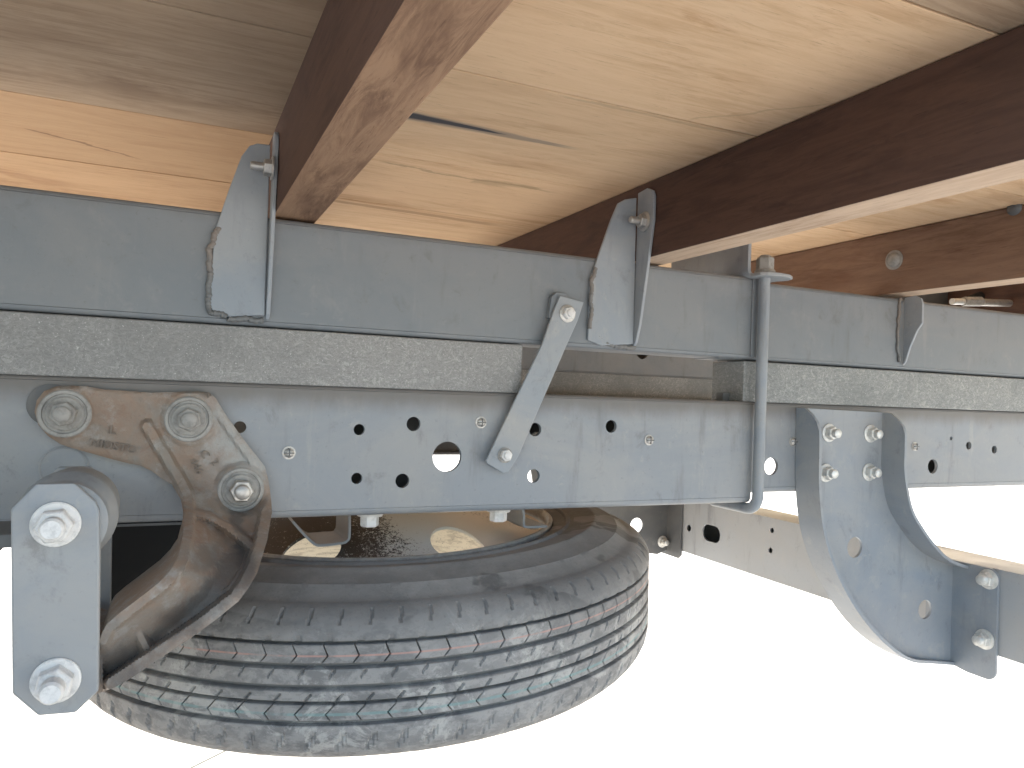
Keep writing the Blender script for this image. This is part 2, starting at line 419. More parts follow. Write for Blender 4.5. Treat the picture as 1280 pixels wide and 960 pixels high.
def bead(name, path, r, m, parent):
    p = smooth_path(path, 12)
    p = [Vector(q) + Vector((noise.noise(Vector(q) * 90), noise.noise(Vector(q) * 90 + Vector((9, 0, 0))) * .3, noise.noise(Vector(q) * 80 + Vector((0, 7, 0))))) * r * 1.1 for q in p]
    return obj(name, *tube(p, r, 8, lambda k: r * (.75 + .35 * abs(math.sin(k * .9)) + .25 * noise.noise(Vector((k * .7, 0, 1))))), m, parent, smooth=80)

# ================================================================== SETTING
gz = -.95
g = obj('ground', *box(-400, 400, -400, 400, gz - .3, gz), M['ground']); props(g, kind='structure')
p0, p1 = PZ(250, 955, gz), PZ(290, 935, gz); dv = (p1 - p0).normalized(); sv = Vector((-dv.y, dv.x, 0)) * .0016
q0, q1 = p0 - dv * 6, p0 + dv * .32; zz = Vector((0, 0, .004))
j = obj('ground_joint', [q0 + sv + zz, q1 + sv + zz, q1 - sv + zz, q0 - sv + zz, q0 + sv - zz, q1 + sv - zz, q1 - sv - zz, q0 - sv - zz],
        [(0, 1, 2, 3), (4, 5, 6, 7), (0, 1, 5, 4), (1, 2, 6, 5), (2, 3, 7, 6), (3, 0, 4, 7)], M['joint']); props(j, kind='structure')

# ================================================================== NEAR CHASSIS RAIL
YR, ZB = .880, -.150
def hr(px, py, r, Y):           # hole: picture centre, picture radius (vertical) -> circle on plane Y
    p = P(px, py, Y); return circ(p.x, p.z, r * (p.x * .4107 + p.y * .9117) / FOC, 26)
def channel(name, x0, x1, Y, zb, zt, fl, holes, m, parent, t=.006, rc=.009):
    V, F = sheet([(x0, zb + rc), (x1, zb + rc), (x1, zt - .0045), (x0, zt - .0045)], holes, mY, Y, Y + t)
    out = []
    for s, zc, q in ((-1, zb + rc, rc), (1, zt - .0045, .0045)):
        path = [(Y + t / 2, zc)] + [(Y + q - (q - t / 2) * math.cos(k * PI / 12), zc + s * (q - t / 2) * math.sin(k * PI / 12)) for k in range(1, 7)] + [(Y + fl, zc + s * (q - t / 2))]
        out.append(strip(path, t, x0, x1, mX))
    return obj(name, *join((V, F), *out), m, parent, smooth=30, bevel=0)
rail = thing('chassis_rail', (.2, YR, ZB), 'near blue gray chassis rail running the whole frame, punched with round holes above the tyre', 'chassis rail')
HL = [(449, 537, 7), (517, 530, 9), (446, 598, 7), (503, 601, 9), (559, 571, 19), (669, 537, 8.5), (667, 595, 8.5), (764, 533, 8), (300, 534, 7.5)]
xe = P(940, 560, YR).x
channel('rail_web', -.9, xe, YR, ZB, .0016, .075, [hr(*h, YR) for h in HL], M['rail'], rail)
YR2 = YR + .008
HR = [(964, 583, 11), (1072, 583, .001), (1166, 583, 9), (1189, 548, 2.5), (1211, 557, 5), (1243, 562, 5)]
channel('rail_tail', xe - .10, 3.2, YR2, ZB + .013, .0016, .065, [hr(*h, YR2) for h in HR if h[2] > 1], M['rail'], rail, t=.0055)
obj('dark_backing', *sheet([(1.20, -.125), (1.50, -.125), (1.50, -.012), (1.20, -.012)], [], mY, .945, .950), M['dark_and_shade_paint'], rail)  # dark sheet added behind the right hole to blacken it
# dark sheet added behind the holes so that they look black inside
obj('dark_backing', *sheet([(-.9, -.135), (.70, -.135), (.70, -.082), (.70, -.012), (-.9, -.012)], [hr(x_, y_, r_, .945) for x_, y_, r_ in ((559, 570, 22), (667, 596, 12), (300, 534, 11), (669, 545, 5))], mY, .945, .950), M['dark_and_shade_paint'], rail)
e1 = strip([(xe - .004, YR + .008), (xe, YR + .012), (xe, YR + .03)], .006, ZB + .012, -.012, lambda a_, b_, t: (a_, b_, t))
# pressed disc outline left of the hanger
pd = P(80, 585, YR)
def ring(c, r, w_, Y, h): return join(place(lathe([(r - w_, 0), (r - w_, h), (r, h), (r, 0)], 40, False), (c.x, Y, c.z), (0, -1, 0)))
obj('plug', *place(lathe([(.0225, 0), (.0225, .0012), (.021, .0022), (.0195, .0012), (.019, .001)], 40), (pd.x, YR, pd.z), (0, -1, 0)), M['rail'], rail, smooth=40)
def rivet(px, py, Y, r=.0058, par=rail):
    p = P(px, py, Y)
    o = obj('rivet', *place(lathe([(r * 1.3, 0), (r * 1.3, .001), (r * .95, .0012), (r * .95, .003), (r * .6, .005), (r * .3, .0055)], 14), (p.x, Y, p.z), (0, -1, 0)), M['steel_bare'], par, smooth=40)
    V = box(-r * .9, r * .9, -.0007, .0007, 0, .006)
    obj('slot_cross', *place(join(V, box(-.0007, .0007, -r * .9, r * .9, 0, .0061)), (p.x, Y, p.z), (0, -1, 0)), M['dark_and_shade_paint'], o)
for x, y in ((361, 566), (601, 528), (811, 550)): rivet(x, y, YR)
for x, y in ((991, 552), (1143, 558)): rivet(x, y, YR2)

q_ = P(64, 506, YR)
obj('plug', *place(lathe([(.021, 0), (.021, .003), (.018, .0042), (.0, .0042)], 36, False), (q_.x, YR, q_.z), (0, -1, 0)), M['dark_and_shade_paint'], rail, smooth=40)
# far rail, sill and spacer
YF = 1.762
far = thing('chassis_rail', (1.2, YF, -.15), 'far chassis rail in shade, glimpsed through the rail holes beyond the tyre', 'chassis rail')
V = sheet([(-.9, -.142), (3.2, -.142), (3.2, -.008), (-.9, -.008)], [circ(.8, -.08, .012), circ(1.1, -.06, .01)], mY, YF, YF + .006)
obj('rail_web', *join(V, strip([(YF + .003, -.142), (YF, -.148), (YF - .06, -.148)], .005, -.9, 3.2, mX), strip([(YF + .003, -.008), (YF, -.003), (YF - .06, -.003)], .005, -.9, 3.2, mX)), M['dark_and_shade_paint'], far)  # blackish colour stands in for the shade between the rails
fs = thing('sill_beam', (1.2, YF, .066), 'far gray sill beam, seen through the slot above the near rail', 'sill beam')
obj('beam_web', *sheet([(-.9, .068), (3.2, .068), (3.2, .186), (-.9, .186)], [hr(803, 440, 9, YF - .01)], mY, YF - .01, YF - .004), M['sill'], fs)
obj('bottom_flange', *box(-.9, 3.2, YF - .009, YF + .05, .064, .0675), M['sill'], fs)
obj('dark_hole_backing', *box(-.9, 3.2, YF + .052, YF + .056, .066, .186), M['dark_and_shade_paint'], fs)  # dark plate added so the far sill's hole looks black
fsp = obj('spacer_strip', *box(.45, 1.46, YF - .012, YF + .05, .003, .0635), M['spacer'])
props(fsp, 'far mottled spacer strip seen in shade through the slot between both rails', 'spacer strip')

# ================================================================== NEAR SPACERS AND SILL BEAM
x0l = P(652, 430, .884).x
spl = obj('spacer_strip', *box(-.9, x0l, .8795, .955, .0014, .0640), M['spacer_left'], bevel=.0015)
props(spl, 'long sandy gray spacer strip on the rail, ending at the flat tie bar', 'spacer strip')
x0r = P(930, 460, .884).x
spr = obj('spacer_strip', *box(x0r, 3.2, .884, .957, .0014, .0625), M['spacer'], bevel=.0015)
props(spr, 'zinc flecked spacer strip on the rail, starting behind the long hook bolt', 'spacer strip')
obj('cleat', *box(x0r - .012, x0r, .915, .93, .001, .014), M['dark_and_shade_paint'], spr)

sill = thing('sill_beam', (.5, YR, .065), 'near blue gray steel sill beam under the wooden floor, carrying the triangular gussets', 'sill beam')
def sill_piece(name, x0, x1, Y, zb, zt):
    V = sheet([(x0, zb + .006), (x1, zb + .006), (x1, zt - .006), (x0, zt - .006)], [], mY, Y, Y + .005)
    S = []
    for s, zc in ((-1, zb + .006), (1, zt - .006)):
        path = [(Y + .0025, zc)] + [(Y + .006 - .0035 * math.cos(k * PI / 8), zc + s * .0035 * math.sin(k * PI / 8)) for k in range(1, 5)] + [(Y + .06, zc + s * .0035)]
        S.append(strip(path, .005, x0, x1, mX))
    return obj(name, *join(V, *S), M['sill'], sill, smooth=30)
sill_piece('beam_web', -.9, xe, YR, .0655, .1885)
sill_piece('beam_tail', xe - .06, 3.2, YR2 - .001, .0645, .1845)
obj('lip', *strip([(xe - .010, YR - .001), (xe - .004, YR - .0025), (xe + .001, YR - .001)], .002, .068, .186, lambda a_, b_, t: (a_, b_, t)), M['sill'], sill, smooth=40)

# ================================================================== GUSSET BRACKETS
def gusset(web_px, flange_top, flange_bot, depth, xg_px, label, boltpx=None, weld=True, Y=YR, lip=False):
    yo = Y - .0045
    xf = xg_px if isinstance(xg_px, float) else P(*xg_px, Y).x
    t = thing('gusset_bracket', (xf, Y, .07), label, 'gusset bracket', 'gusset brackets on the sill beam')
    if web_px:
        ol = XZ(web_px, yo)
        obj('web_plate', *sheet(ol, [], mY, yo, Y - .0003), M['bracket'], t, bevel=.0012)
    zt, zb_ = flange_top, flange_bot
    fl = [(yo + .002, zb_), (yo + .002, zt)] + [(yo - depth * .55, zt + .002), (yo - depth * .9, zt - .004), (yo - depth, zt - .012), (yo - depth, zt - .045), (yo - depth * .72, (zt + zb_) / 2), (yo - depth * .33, zb_ + .03), (yo - depth * .10, zb_ + .006)]
    obj('flange', *sheet(fl, [], mX, xf, xf + .0045), M['bracket'], t, bevel=.001)
    if boltpx:
        b = PX(*boltpx, xf) if not web_px or web_px[0][0] > 600 else P(*boltpx, .861)
        bolt(t, (xf - .0002, b.y, b.z), (-1, 0, 0), .0135, .0095, .008, .0048, .014, M['steel_bare'])
    return t, xf
g1, xg1 = gusset([(258, 388), (262, 372), (268, 290), (285, 240), (302, 195), (312, 182), (322, 179), (338, 181), (331, 394), (280, 396)],
      .278, .073, .020, .0912, 'left gusset bracket bolted to the brown joist, with rough weld down its left side', (331, 209))
g2, xg2 = gusset([(735, 425), (738, 350), (748, 320), (764, 275), (773, 254), (782, 249), (796, 247), (792, 430), (752, 432)],
      .284, .071, .036, .5758, 'middle gusset bracket bolted to the dark joist, right of the flat tie bar', (806, 277))
g3, xg3 = gusset(None, .186, .072, .032, (1128, 400), 'right gusset bracket, a narrow dark triangle under the far joist', None, Y=YR2 - .001)
bead('weld_bead', [P(x, y, YR - .003) for x, y in ((272, 283), (268, 300), (262, 318), (264, 340), (260, 358), (258, 378), (262, 388), (272, 392), (282, 396))], .0034, M['weld'], g1)
bead('weld_bead', [P(x, y, YR - .002) for x, y in ((284, 397), (305, 399), (330, 400))], .0034, M['weld'], g1)
bead('weld_bead', [P(x, y, YR - .005) for x, y in ((745, 335), (741, 352), (739, 372), (740, 392), (737, 412))], .0030, M['weld'], g2)
bead('weld_bead', [P(x, y, YR - .001) for x, y in ((742, 415), (750, 424), (760, 430), (778, 432), (792, 434))], .0034, M['weld'], g2)
bead('weld_bead', [P(x, y, YR2 - .003) for x, y in ((1125, 372), (1123, 400), (1122, 425), (1124, 452))], .0028, M['weld'], g3)
# front lip of the right gusset: a second leg of the angle, facing the camera
yo = YR2 - .0055

# ================================================================== FLAT TIE BAR
tie = thing('tie_bar', P(660, 480, .87), 'flat slanting gray tie bar bolted between the sill beam and the rail', 'tie bar')
yt = YR - .010
ol = XZ([(688, 368), (716, 372), (722, 378), (718, 400), (644, 588), (630, 592), (606, 578), (608, 566), (668, 432), (694, 374)], yt)
ol = XZ([(706, 369), (725, 378), (716, 412), (690, 448), (645, 582), (632, 591), (606, 577), (609, 567), (660, 455), (690, 384), (697, 372)], yt)
ol = XZ([(698, 370), (728, 378), (720, 402), (700, 447), (646, 571), (634, 590), (627, 591), (607, 579), (606, 575), (676, 430), (690, 390)], yt)
obj('bar', *sheet(ol, [], mY, yt - .0045, yt), M['plate'], tie, bevel=.0012)
ol = XZ([(682, 398), (686, 372), (692, 366), (704, 367), (712, 400), (694, 402)], YR - .001)
obj('backing_tab', *sheet(ol, [], mY, YR - .0095, YR - .0005), M['sill'], tie, bevel=.001)
p = P(630, 572, YR); obj('spacer_washer', *place(lathe([(.012, 0), (.012, .0095)], 24), (p.x, YR - .0002, p.z), (0, -1, 0)), M['sill'], tie, smooth=40)
p = P(709, 392, yt - .0045); bolt(tie, (p.x, yt - .0047, p.z), (0, -1, 0), .0115, .0085, .007, .005, .004, M['nut_white'], wm=M['steel_bare'])
p = P(631, 569, yt - .0045); bolt(tie, (p.x, yt - .0047, p.z), (0, -1, 0), .0098, .0078, .006, .0048, .004, M['nut_white'], wm=M['zinc_dusty'])

# ================================================================== HOOK BOLT AND ITS ANGLE CLEAT
ub = thing('hook_bolt', (.80, .868, .19), 'long round hook bolt clamping sill beam and rail together, hooked under the rail', 'hook bolt')
xb, yb = P(951, 500, .866).x, .866
pth = [(xb, yb, .213), (xb, yb, .15), (xb, yb, .05), (xb, yb, -.05), (xb, yb, -.133)]
pth += [(xb, yb + .022 - .022 * math.cos(k * PI / 16), -.137 - .022 * math.sin(k * PI / 16)) for k in range(1, 9)] + [(xb, yb + .05, -.159), (xb, yb + .10, -.159)]
obj('rod', *tube(pth, .0083, 18), M['bracket'], ub, smooth=50)
bolt(ub, (xb, yb, .1935), (0, 0, 1), .0150, .0130, .019, .0085, .004, M['zinc_dusty'])
cl = thing('angle_cleat', (.78, .90, .19), 'short blue gray angle cleat resting on the sill beam below the dark joist', 'angle cleat')
xc = .7705
path = [(xc, .262)] + [(xc, .205)] + [(xc + .010 - .010 * math.cos(k * PI / 10), .1985 - .010 * math.sin(k * PI / 10)) for k in range(1, 6)] + [(xc + .020, .1885)]
obj('angle', *strip(path, .0055, .871, 1.06, lambda a_, b_, t: (a_, t, b_)), M['bracket'], cl, smooth=35, bevel=0)
obj('tongue', *sheet([(xc + .002, .850), (xc + .010, .843), (xc + .030, .840), (xc + .052, .843), (xc + .066, .852), (xc + .070, .864), (xc + .064, .880), (xc + .055, 1.0), (xc + .0205, 1.0), (xc + .0205, .8706), (xc + .002, .8706)], [circ(xb, yb, .0092, 16)], mZ, .1859, .1912), M['bracket'], cl, bevel=.0012)

# ================================================================== WOODEN FLOOR: PLANKS AND JOISTS
deck = thing('wooden_floor', (.5, 1.0, .29), 'pale wooden floor planks overhead, stained and streaked with dark grain', 'wooden floor')
ZC = .297
seams = [.27, .384, .655, .934, 1.188, 1.42, 1.68, 1.94, 2.20, 2.37]
secs = [(-3.5, -1.2, 'L'), (-1.2, .118, 'L'), (.118, .604, 'M'), (.604, 1.117, 'R'), (1.117, 2.4, 'S')]
for k in range(len(seams) - 1):
    for x0, x1, z_ in secs:
        m = M['plank']
        if z_ == 'L': m = M['plank_tan'] if seams[k] >= .9 else (M['plank_gray'])
        if k == 1 and z_ == 'L': m = M['plank_gray']
        if k == 0: m = M['plank_gray']
        dz = random.uniform(0, .0006)
        y0, y1 = seams[k] + .0012, seams[k + 1] - .0012
        obj('plank', *box(x0 + .0006, x1 - .0006, y0, y1, ZC + dz, ZC + .024), m, deck, bevel=.0006)
def joist(x0, x1, side, bot, label, ends=(-.35, 2.35), bolts=()):
    V, F = box(x0, x1, .27, ends[1], .1915, ZC - .0008)
    o = obj('floor_joist', V, F, None, mats=[side, bot], bevel=.0015)
    me = o.data
    for pg in me.polygons: pg.material_index = 1 if pg.normal.z < -.5 else 0  # undersides get the lighter tone, coloured as lit
    props(o, label, 'joist', 'wooden joists under the floor'); return o
j1 = joist(.0962, .1445, M['joist_side'], M['joist_under_lit'], 'left brown wooden joist with rough underside toned as lit, behind the left gusset bracket')
j2 = joist(.581, .629, M['joist_side'], M['joist_under_pale_lit'], 'middle dark joist with pale underside, crossing above the middle gusset bracket')
j3 = joist(1.095, 1.143, M['joist_side_mid'], M['joist_under_pale_lit'], 'right weathered brown joist with one round bolt head in its face')
j4 = joist(1.608, 1.656, M['joist_side'], M['joist_under_pale_lit'], 'rearmost dark joist, barely seen beyond the right joist')
b = PX(1118, 325, 1.095)
obj('bolt_head', *place(lathe([(.0165, 0), (.0165, .0015), (.0125, .002), (.0105, .006), (.006, .0085), (.002, .009)], 28), (1.0948, b.y, b.z), (-1, 0, 0)), M['zinc_dusty'], j3, smooth=40)
b = PX(1268, 260, 1.095)
obj('bolt_head', *place(lathe([(.011, 0), (.009, .003), (.004, .0055)], 20), (1.0948, b.y, b.z), (-1, 0, 0)), M['dark_and_shade_paint'], j3, smooth=40)

# hydraulic line behind the sill on the right
hl = thing('brake_line', (1.36, .97, .2), 'steel pipe with hose fittings lying on the sill beam at the right', 'pipe')
pp = [P(1290, 379, 1.02), P(1262, 378, 1.02), P(1232, 377, 1.02)]
obj('pipe', *tube([P(1400, 384, 1.02), P(1290, 380, 1.02), P(1225, 378, 1.02)], .0075, 14), M['steel_bare'], hl, smooth=50)
obj('fitting', *tube([P(1226, 377, 1.02), P(1212, 377, 1.02), P(1204, 377, 1.02)], .010, 6), M['zinc_dusty'], hl)
obj('hose_end', *tube([P(1204, 377, 1.02), P(1190, 377, 1.02)], .0065, 12), M['zinc'], hl, smooth=50)
obj('hose', *tube([P(1420, 368, 1.10), P(1280, 366, 1.10), P(1232, 368, 1.10), P(1212, 376, 1.06)], .011, 12), M['black_rubber'], hl, smooth=50)
# shaded body rail behind it (dark), closes the view over the sill on the right
bx = obj('body_rail', *box(1.125, 2.6, 1.16, 1.20, .19, .288), M['dark_and_shade_paint'], bevel=.002)
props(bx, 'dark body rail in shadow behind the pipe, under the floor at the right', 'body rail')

# ================================================================== CAST SPRING HANGER
hang = thing('spring_hanger', P(236, 524, YR), 'rusty cast iron spring hanger with three bolts, arm bending down to the shackle', 'spring hanger')
def dseg(p, a_, b_):
    ax, ay = a_; bx_, by = b_; dx, dy = bx_ - ax, by - ay; L2 = dx * dx + dy * dy
    t = max(0, min(1, ((p[0] - ax) * dx + (p[1] - ay) * dy) / L2)); return math.hypot(p[0] - ax - t * dx, p[1] - ay - t * dy)
def dpoly(p, pl): return min(dseg(p, pl[i], pl[i + 1]) for i in range(len(pl) - 1))
def ss(a_, b_, x): t = max(0, min(1, (x - a_) / (b_ - a_))); return t * t * (3 - 2 * t)
OUT = [(88, 482), (108, 483), (130, 487), (150, 488), (190, 491), (215, 490), (245, 489), (262, 491), (270, 498), (280, 515), (292, 532), (305, 550), (320, 569), (331, 583), (336, 602), (339, 625), (340, 640), (334, 675), (322, 715), (312, 733), (298, 752), (272, 773), (245, 793), (220, 810), (190, 830), (165, 847), (142, 860), (122, 867), (98, 866), (66, 858), (46, 838), (44, 810), (62, 790), (88, 786), (112, 797), (124, 801), (128, 790), (134, 780), (150, 766), (175, 747), (198, 729), (213, 713), (223, 696), (229, 668), (230, 645), (226, 624), (215, 606), (203, 599), (190, 589), (175, 582), (160, 579), (140, 574), (115, 567), (90, 560), (75, 555), (60, 545), (48, 531), (43, 515), (46, 500), (55, 489), (70, 483)]
LR = [(184, 533), (198, 556), (213, 580), (228, 606), (235, 622), (236, 645), (235, 668), (229, 699), (218, 717), (202, 733), (178, 751), (152, 771), (136, 785), (129, 800)]
RR = [(268, 500), (292, 536), (318, 572), (332, 600), (335, 640), (328, 677), (314, 718), (296, 746), (250, 782), (190, 822), (140, 854)]
CR = [(240, 640), (262, 646), (284, 658), (306, 676), (322, 690)]
PK = [(172, 790), (182, 808), (188, 826)]
def densify(pl, step=5):
    o = []
    for i in range(len(pl)):
        a_, b_ = pl[i], pl[(i + 1) % len(pl)]; k = max(1, int(math.hypot(b_[0] - a_[0], b_[1] - a_[1]) / step))
        o += [(a_[0] + (b_[0] - a_[0]) * q / k, a_[1] + (b_[1] - a_[1]) * q / k) for q in range(k)]
    return o
def cast_y(x, y):
    t = ss(560, 850, y + (x - 240) * -.25)
    base = .867 - .128 * ss(585, 745, y + (x - 240) * -.12)
    rise = ss(520, 660, y)
    arm = ss(600, 680, y - (x - 240) * .15)
    h = 0
    dl = dpoly((x, y), LR)
    h += (.007 + .008 * rise) * (1 - ss(5, 10, dl)) * (1 - arm) + arm * (.026 * max(0, 1 - max(0, dl - 7) / 42) + .006 * (1 - ss(6.5, 9, dl)))
    hr_ = (.004 + .026 * arm) * (1 - ss(8, 11 + 2 * arm, dpoly((x, y), RR)))
    h = max(h, hr_)
    if y > 630: h = max(h, .021 * (1 - ss(3.5, 9, dpoly((x, y), CR))))
    h = max(h, .014 * (1 - ss(3, 14, dpoly((x, y), PK))))
    h = max(h, .020 * (1 - ss(7, 12, math.hypot(x - 183, y - 825))))
    if x < 130 and y > 760: h = max(h, .018)
    for cx, cy, r in ((82, 516, 30), (237, 523, 32), (302, 612, 30)):
        d = math.hypot(x - cx, y - cy); h = max(h, .0035 * (1 - ss(r, r + 5, d)))
    h += .0008 * noise.noise(Vector((x * .05, y * .05, 0))) * 2 + .0004 * noise.noise(Vector((x * .2, y * .2, 3)))
    Y_ = base - h
    d = math.hypot(x - 302, y - 612); k = 1 - ss(27, 36, d); Y_ = Y_ * (1 - k) + .8585 * k     # flat seat of the lowest bolt
    return Y_
dO = densify(OUT)
extra = []
yy = 478
while yy < 872:
    xx = 38 + (1.4 if int(yy / 2.8) % 2 else 0)
    while xx < 345:
        if inside((xx, yy), OUT) and dpoly((xx, yy), OUT + [OUT[0]]) > 1.6: extra.append((xx, yy))
        xx += 2.8
    yy += 2.8
vv, ff = cdt(dO, (), extra)
nV = len(vv)
V = []
edge_round = lambda x, y: .0022 * (1 - ss(600, 650, y)) * (1 - ss(0, 3.2, dpoly((x, y), OUT + [OUT[0]])))
fr = []
for x, y in vv:
    Y_ = cast_y(x, y) + edge_round(x, y); fr.append(Y_)
    V.append(P(x, y, Y_))
for (x, y), Y_, v in zip(vv, fr, list(V)):
    th = .012 + ss(590, 690, y) * (.080 - .062 * ss(215, 262, x + max(0, y - 720) * .6))
    yb_ = .8795 if y < 600 else min(.8795, Y_ + th)
    V.append(Vector((v.x, yb_, v.z)))
F = [tuple(t) for t in ff] + [tuple(i + nV for i in reversed(t)) for t in ff]
cnt = {}
for t in ff:
    for i in range(3): k = (t[i], t[(i + 1) % 3]); cnt.setdefault(tuple(sorted(k)), []).append(k)
for s, ks in cnt.items():
    if len(ks) == 1: a_, b_ = ks[0]; F.append((b_, a_, a_ + nV, b_ + nV))
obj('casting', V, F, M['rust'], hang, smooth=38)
for i, (x, y) in enumerate(((81, 517), (236, 524), (301, 612))):
    Y_ = cast_y(x, y); p = P(x, y, Y_)
    nb = obj('thick_washer', *place(lathe([(.0235, 0), (.0240, .0012), (.0228, .0026), (.0200, .0028), (.0192, .0012), (.015, .0010)], 40), (p.x, Y_ - .0002, p.z), (0, -1, 0)), M['zinc_dusty'], hang, smooth=35)
    bolt(hang, (p.x, Y_ - .0015, p.z), (0, -1, 0), .0170, .0125, .013, .0078, .009, M['zinc_dusty'] if i < 2 else M['steel_bare'], ang=.3 + i * .35, wm=M['zinc_dusty'])
def lettering(s, px, py, size, rot, par, m, ext=.0018):
    cu = bpy.data.curves.new('txt', 'FONT'); cu.body = s; cu.size = size; cu.extrude = ext; cu.align_x = 'CENTER'; cu.align_y = 'CENTER'; cu.space_character = 1.05
    tmp = bpy.data.objects.new('txt', cu); C.objects.link(tmp); dg = bpy.context.evaluated_depsgraph_get()
    me = bpy.data.meshes.new_from_object(tmp.evaluated_get(dg)); bpy.data.objects.remove(tmp)
    Y_ = cast_y(px, py); p = P(px, py, Y_ - .0012)
    R_ = Matrix.Translation(p) @ Matrix.Rotation(math.radians(rot), 4, 'Y') @ Matrix.Rotation(PI / 2, 4, 'X')
    me.transform(R_); me.transform(Matrix.Translation(-par.location))
    me.materials.append(m); o = bpy.data.objects.new('cast_lettering', me); C.objects.link(o); o.parent = par
lettering('L', 141, 538, .013, 4, hang, M['rust_dark'])
lettering('MIDSTO', 142, 558, .0115, 10, hang, M['rust_dark'])
lettering('C', 256, 568, .012, 60, hang, M['rust_dark'])
lettering('446', 246, 583, .0115, 62, hang, M['rust_dark'])
lettering('2', 269, 578, .011, 62, hang, M['rust_dark'])

# ================================================================== SHACKLE
sh = thing('spring_shackle', P(68, 850, .70), 'gray shackle with clipped corners and two large white nuts, hanging at the far left', 'shackle')
YS = .70
SO = [(13, 637), (45, 605), (93, 604), (119, 627), (124, 638), (125, 700), (124, 790), (123, 864), (95, 891), (47, 895), (15, 868), (14, 760)]
oxz = XZ(SO, YS)
obj('outer_plate', *sheet(oxz, [], mY, YS, YS + .009), M['plate'], sh, bevel=.0018)
obj('inner_plate', *sheet(oxz, [], mY, YS + .128, YS + .137), M['plate'], sh, bevel=.0015)
pu, pl_ = P(70, 655, YS), P(70, 850, YS)
pb = P(76, 657, YS)
def axis_lathe(prof, c, n_=48): return place(lathe([(r, z) for r, z in prof], n_), (c.x, YS, c.z), (0, 1, 0))
obj('bushing', *axis_lathe([(.030, .010), (.033, .012), (.033, .022), (.034, .030), (.0385, .040), (.0385, .060), (.036, .066), (.036, .11), (.030, .127)], pb), M['plate'], sh, smooth=35)
obj('pivot_pin', *axis_lathe([(.012, .009), (.012, .128)], pl_, 24), M['zinc_dusty'], sh, smooth=35)
bolt(sh, (pu.x, YS - .0003, pu.z), (0, -1, 0), .0180, .0140, .013, .0088, .012, M['nut_white'], ang=.1)
bolt(sh, (pl_.x, YS - .0003, pl_.z), (0, -1, 0), .0180, .0140, .013, .0088, .016, M['nut_white'], ang=.35)
lf = thing('leaf_spring', (-.3, .77, -.2), 'dark leaf spring end emerging left of the shackle at the picture edge', 'leaf spring')
for k in range(5):
    zt = pu.z - .012 - k * .0125
    obj('leaf', *sheet([(-.9, zt - .01 - .011), (pu.x - .02 - k * .03, zt - .011), (pu.x - .02 - k * .03, zt), (-.9, zt - .01)], [], mY, YS + .03, YS + .10), M['dark_and_shade_paint'], lf, bevel=.001)

# ================================================================== REAR BUMPER BRACKETS AND BAR
XB = 1.262
def bumper_bracket(Y, near, label):
    t = thing('bumper_bracket', (1.0, Y, -.15), label, 'bumper bracket', 'curved brackets holding the rear bumper bar')
    yw = Y
    LPX = [(1003, 510), (1002, 560), (1002, 612), (1008, 662), (1022, 706), (1044, 748), (1072, 784), (1102, 808), (1132, 822), (1165, 827), (1196, 829)]
    RPX = [(1108, 516), (1107, 560), (1107, 590), (1114, 630), (1127, 655), (1146, 680), (1168, 696), (1196, 707)]
    Lc = XZ(LPX, YR - .003); Rc = XZ(RPX, YR - .003)
    Lc[-1] = (XB - .002, Lc[-1][1]); Rc[-1] = (XB - .002, Rc[-1][1])
    Ls, Rs = smooth_path(Lc, 5), smooth_path(Rc, 5)
    ol = Ls + Rs[::-1]
    if near: hs = [hr(1072, 685, 13, YR - .003), hr(1160, 763, 12, YR - .003)]
    else: hs = []
    sgn = -1
    obj('web_plate', *sheet(ol, hs, mY, yw - .005, yw - .0003), M['bracket'], t, smooth=30)
    dep = .044
    zt = Ls[0][1]
    def ease(s): return yw - .004 - dep * min(1, (.35 + s * 9) if s < .075 else 1)
    def easeR(s):
        k = 1.
        if s < .09: k = .3 + .7 * math.sin(s / .09 * PI / 2)
        if s > .72: k = 1 - .35 * ((s - .72) / .28)
        return yw - .004 - dep * k
    def easeL(s):
        k = .3 + .7 * math.sin(s / .07 * PI / 2) if s < .07 else 1.
        if s > .60: k = 1 - .80 * ss(.60, .95, s)
        return yw - .004 - dep * k
    obj('flange', *strip(Ls, .005, easeL, yw - .0006, lambda a_, b_, t_: (a_, t_, b_)), M['bracket'], t, smooth=40)
    obj('flange', *strip(Rs, .005, easeR, yw - .0006, lambda a_, b_, t_: (a_, t_, b_)), M['bracket'], t, smooth=40)
    y0, y1 = yw - .084, yw + .045
    zb_, ztp = -.447, -.262
    r = .016
    ol = [(y1, zb_ + .012), (y1, ztp)] + [(y0 + r - r * math.sin(q), ztp - r + r * math.cos(q)) for q in [k * PI / 12 for k in range(7)]] + [(y0 + r - r * math.cos(q), zb_ + r - r * math.sin(q)) for q in [k * PI / 12 for k in range(7)]] + [(y0 + .05, zb_)]
    obj('end_plate', *sheet(ol, [], mX, XB - .006, XB - .0005), M['bracket'], t, bevel=.0012)
    return t, yw
bb, _ = bumper_bracket(YR2 - .0005, True, 'near curved bracket with turned flanges, four pale bolts and two round holes')
for x, y in ((1036, 541), (1032, 591), (1088, 542), (1086, 590)):
    p = P(x, y, YR2 - .006); bolt(bb, (p.x, YR2 - .0057, p.z), (0, -1, 0), .0145, .0108, .010, .0072, .009, M['zinc'], ang=.4)
for x, y in ((1236, 724), (1231, 799)):
    p = PX(x, y, XB - .006); bolt(bb, (XB - .0062, p.y, p.z), (-1, 0, 0), .0165, .0125, .011, .0085, .010, M['zinc'], ang=.4)
fb = thing('bumper_bracket', (1.0, YF, -.15), 'far bumper bracket in shade behind the tyre, with one bright round hole', 'bumper bracket', 'curved brackets holding the rear bumper bar')
pxs = [(700, 560), (700, 640), (720, 665), (760, 690), (800, 697), (812, 700), (835, 702), (836, 560)]
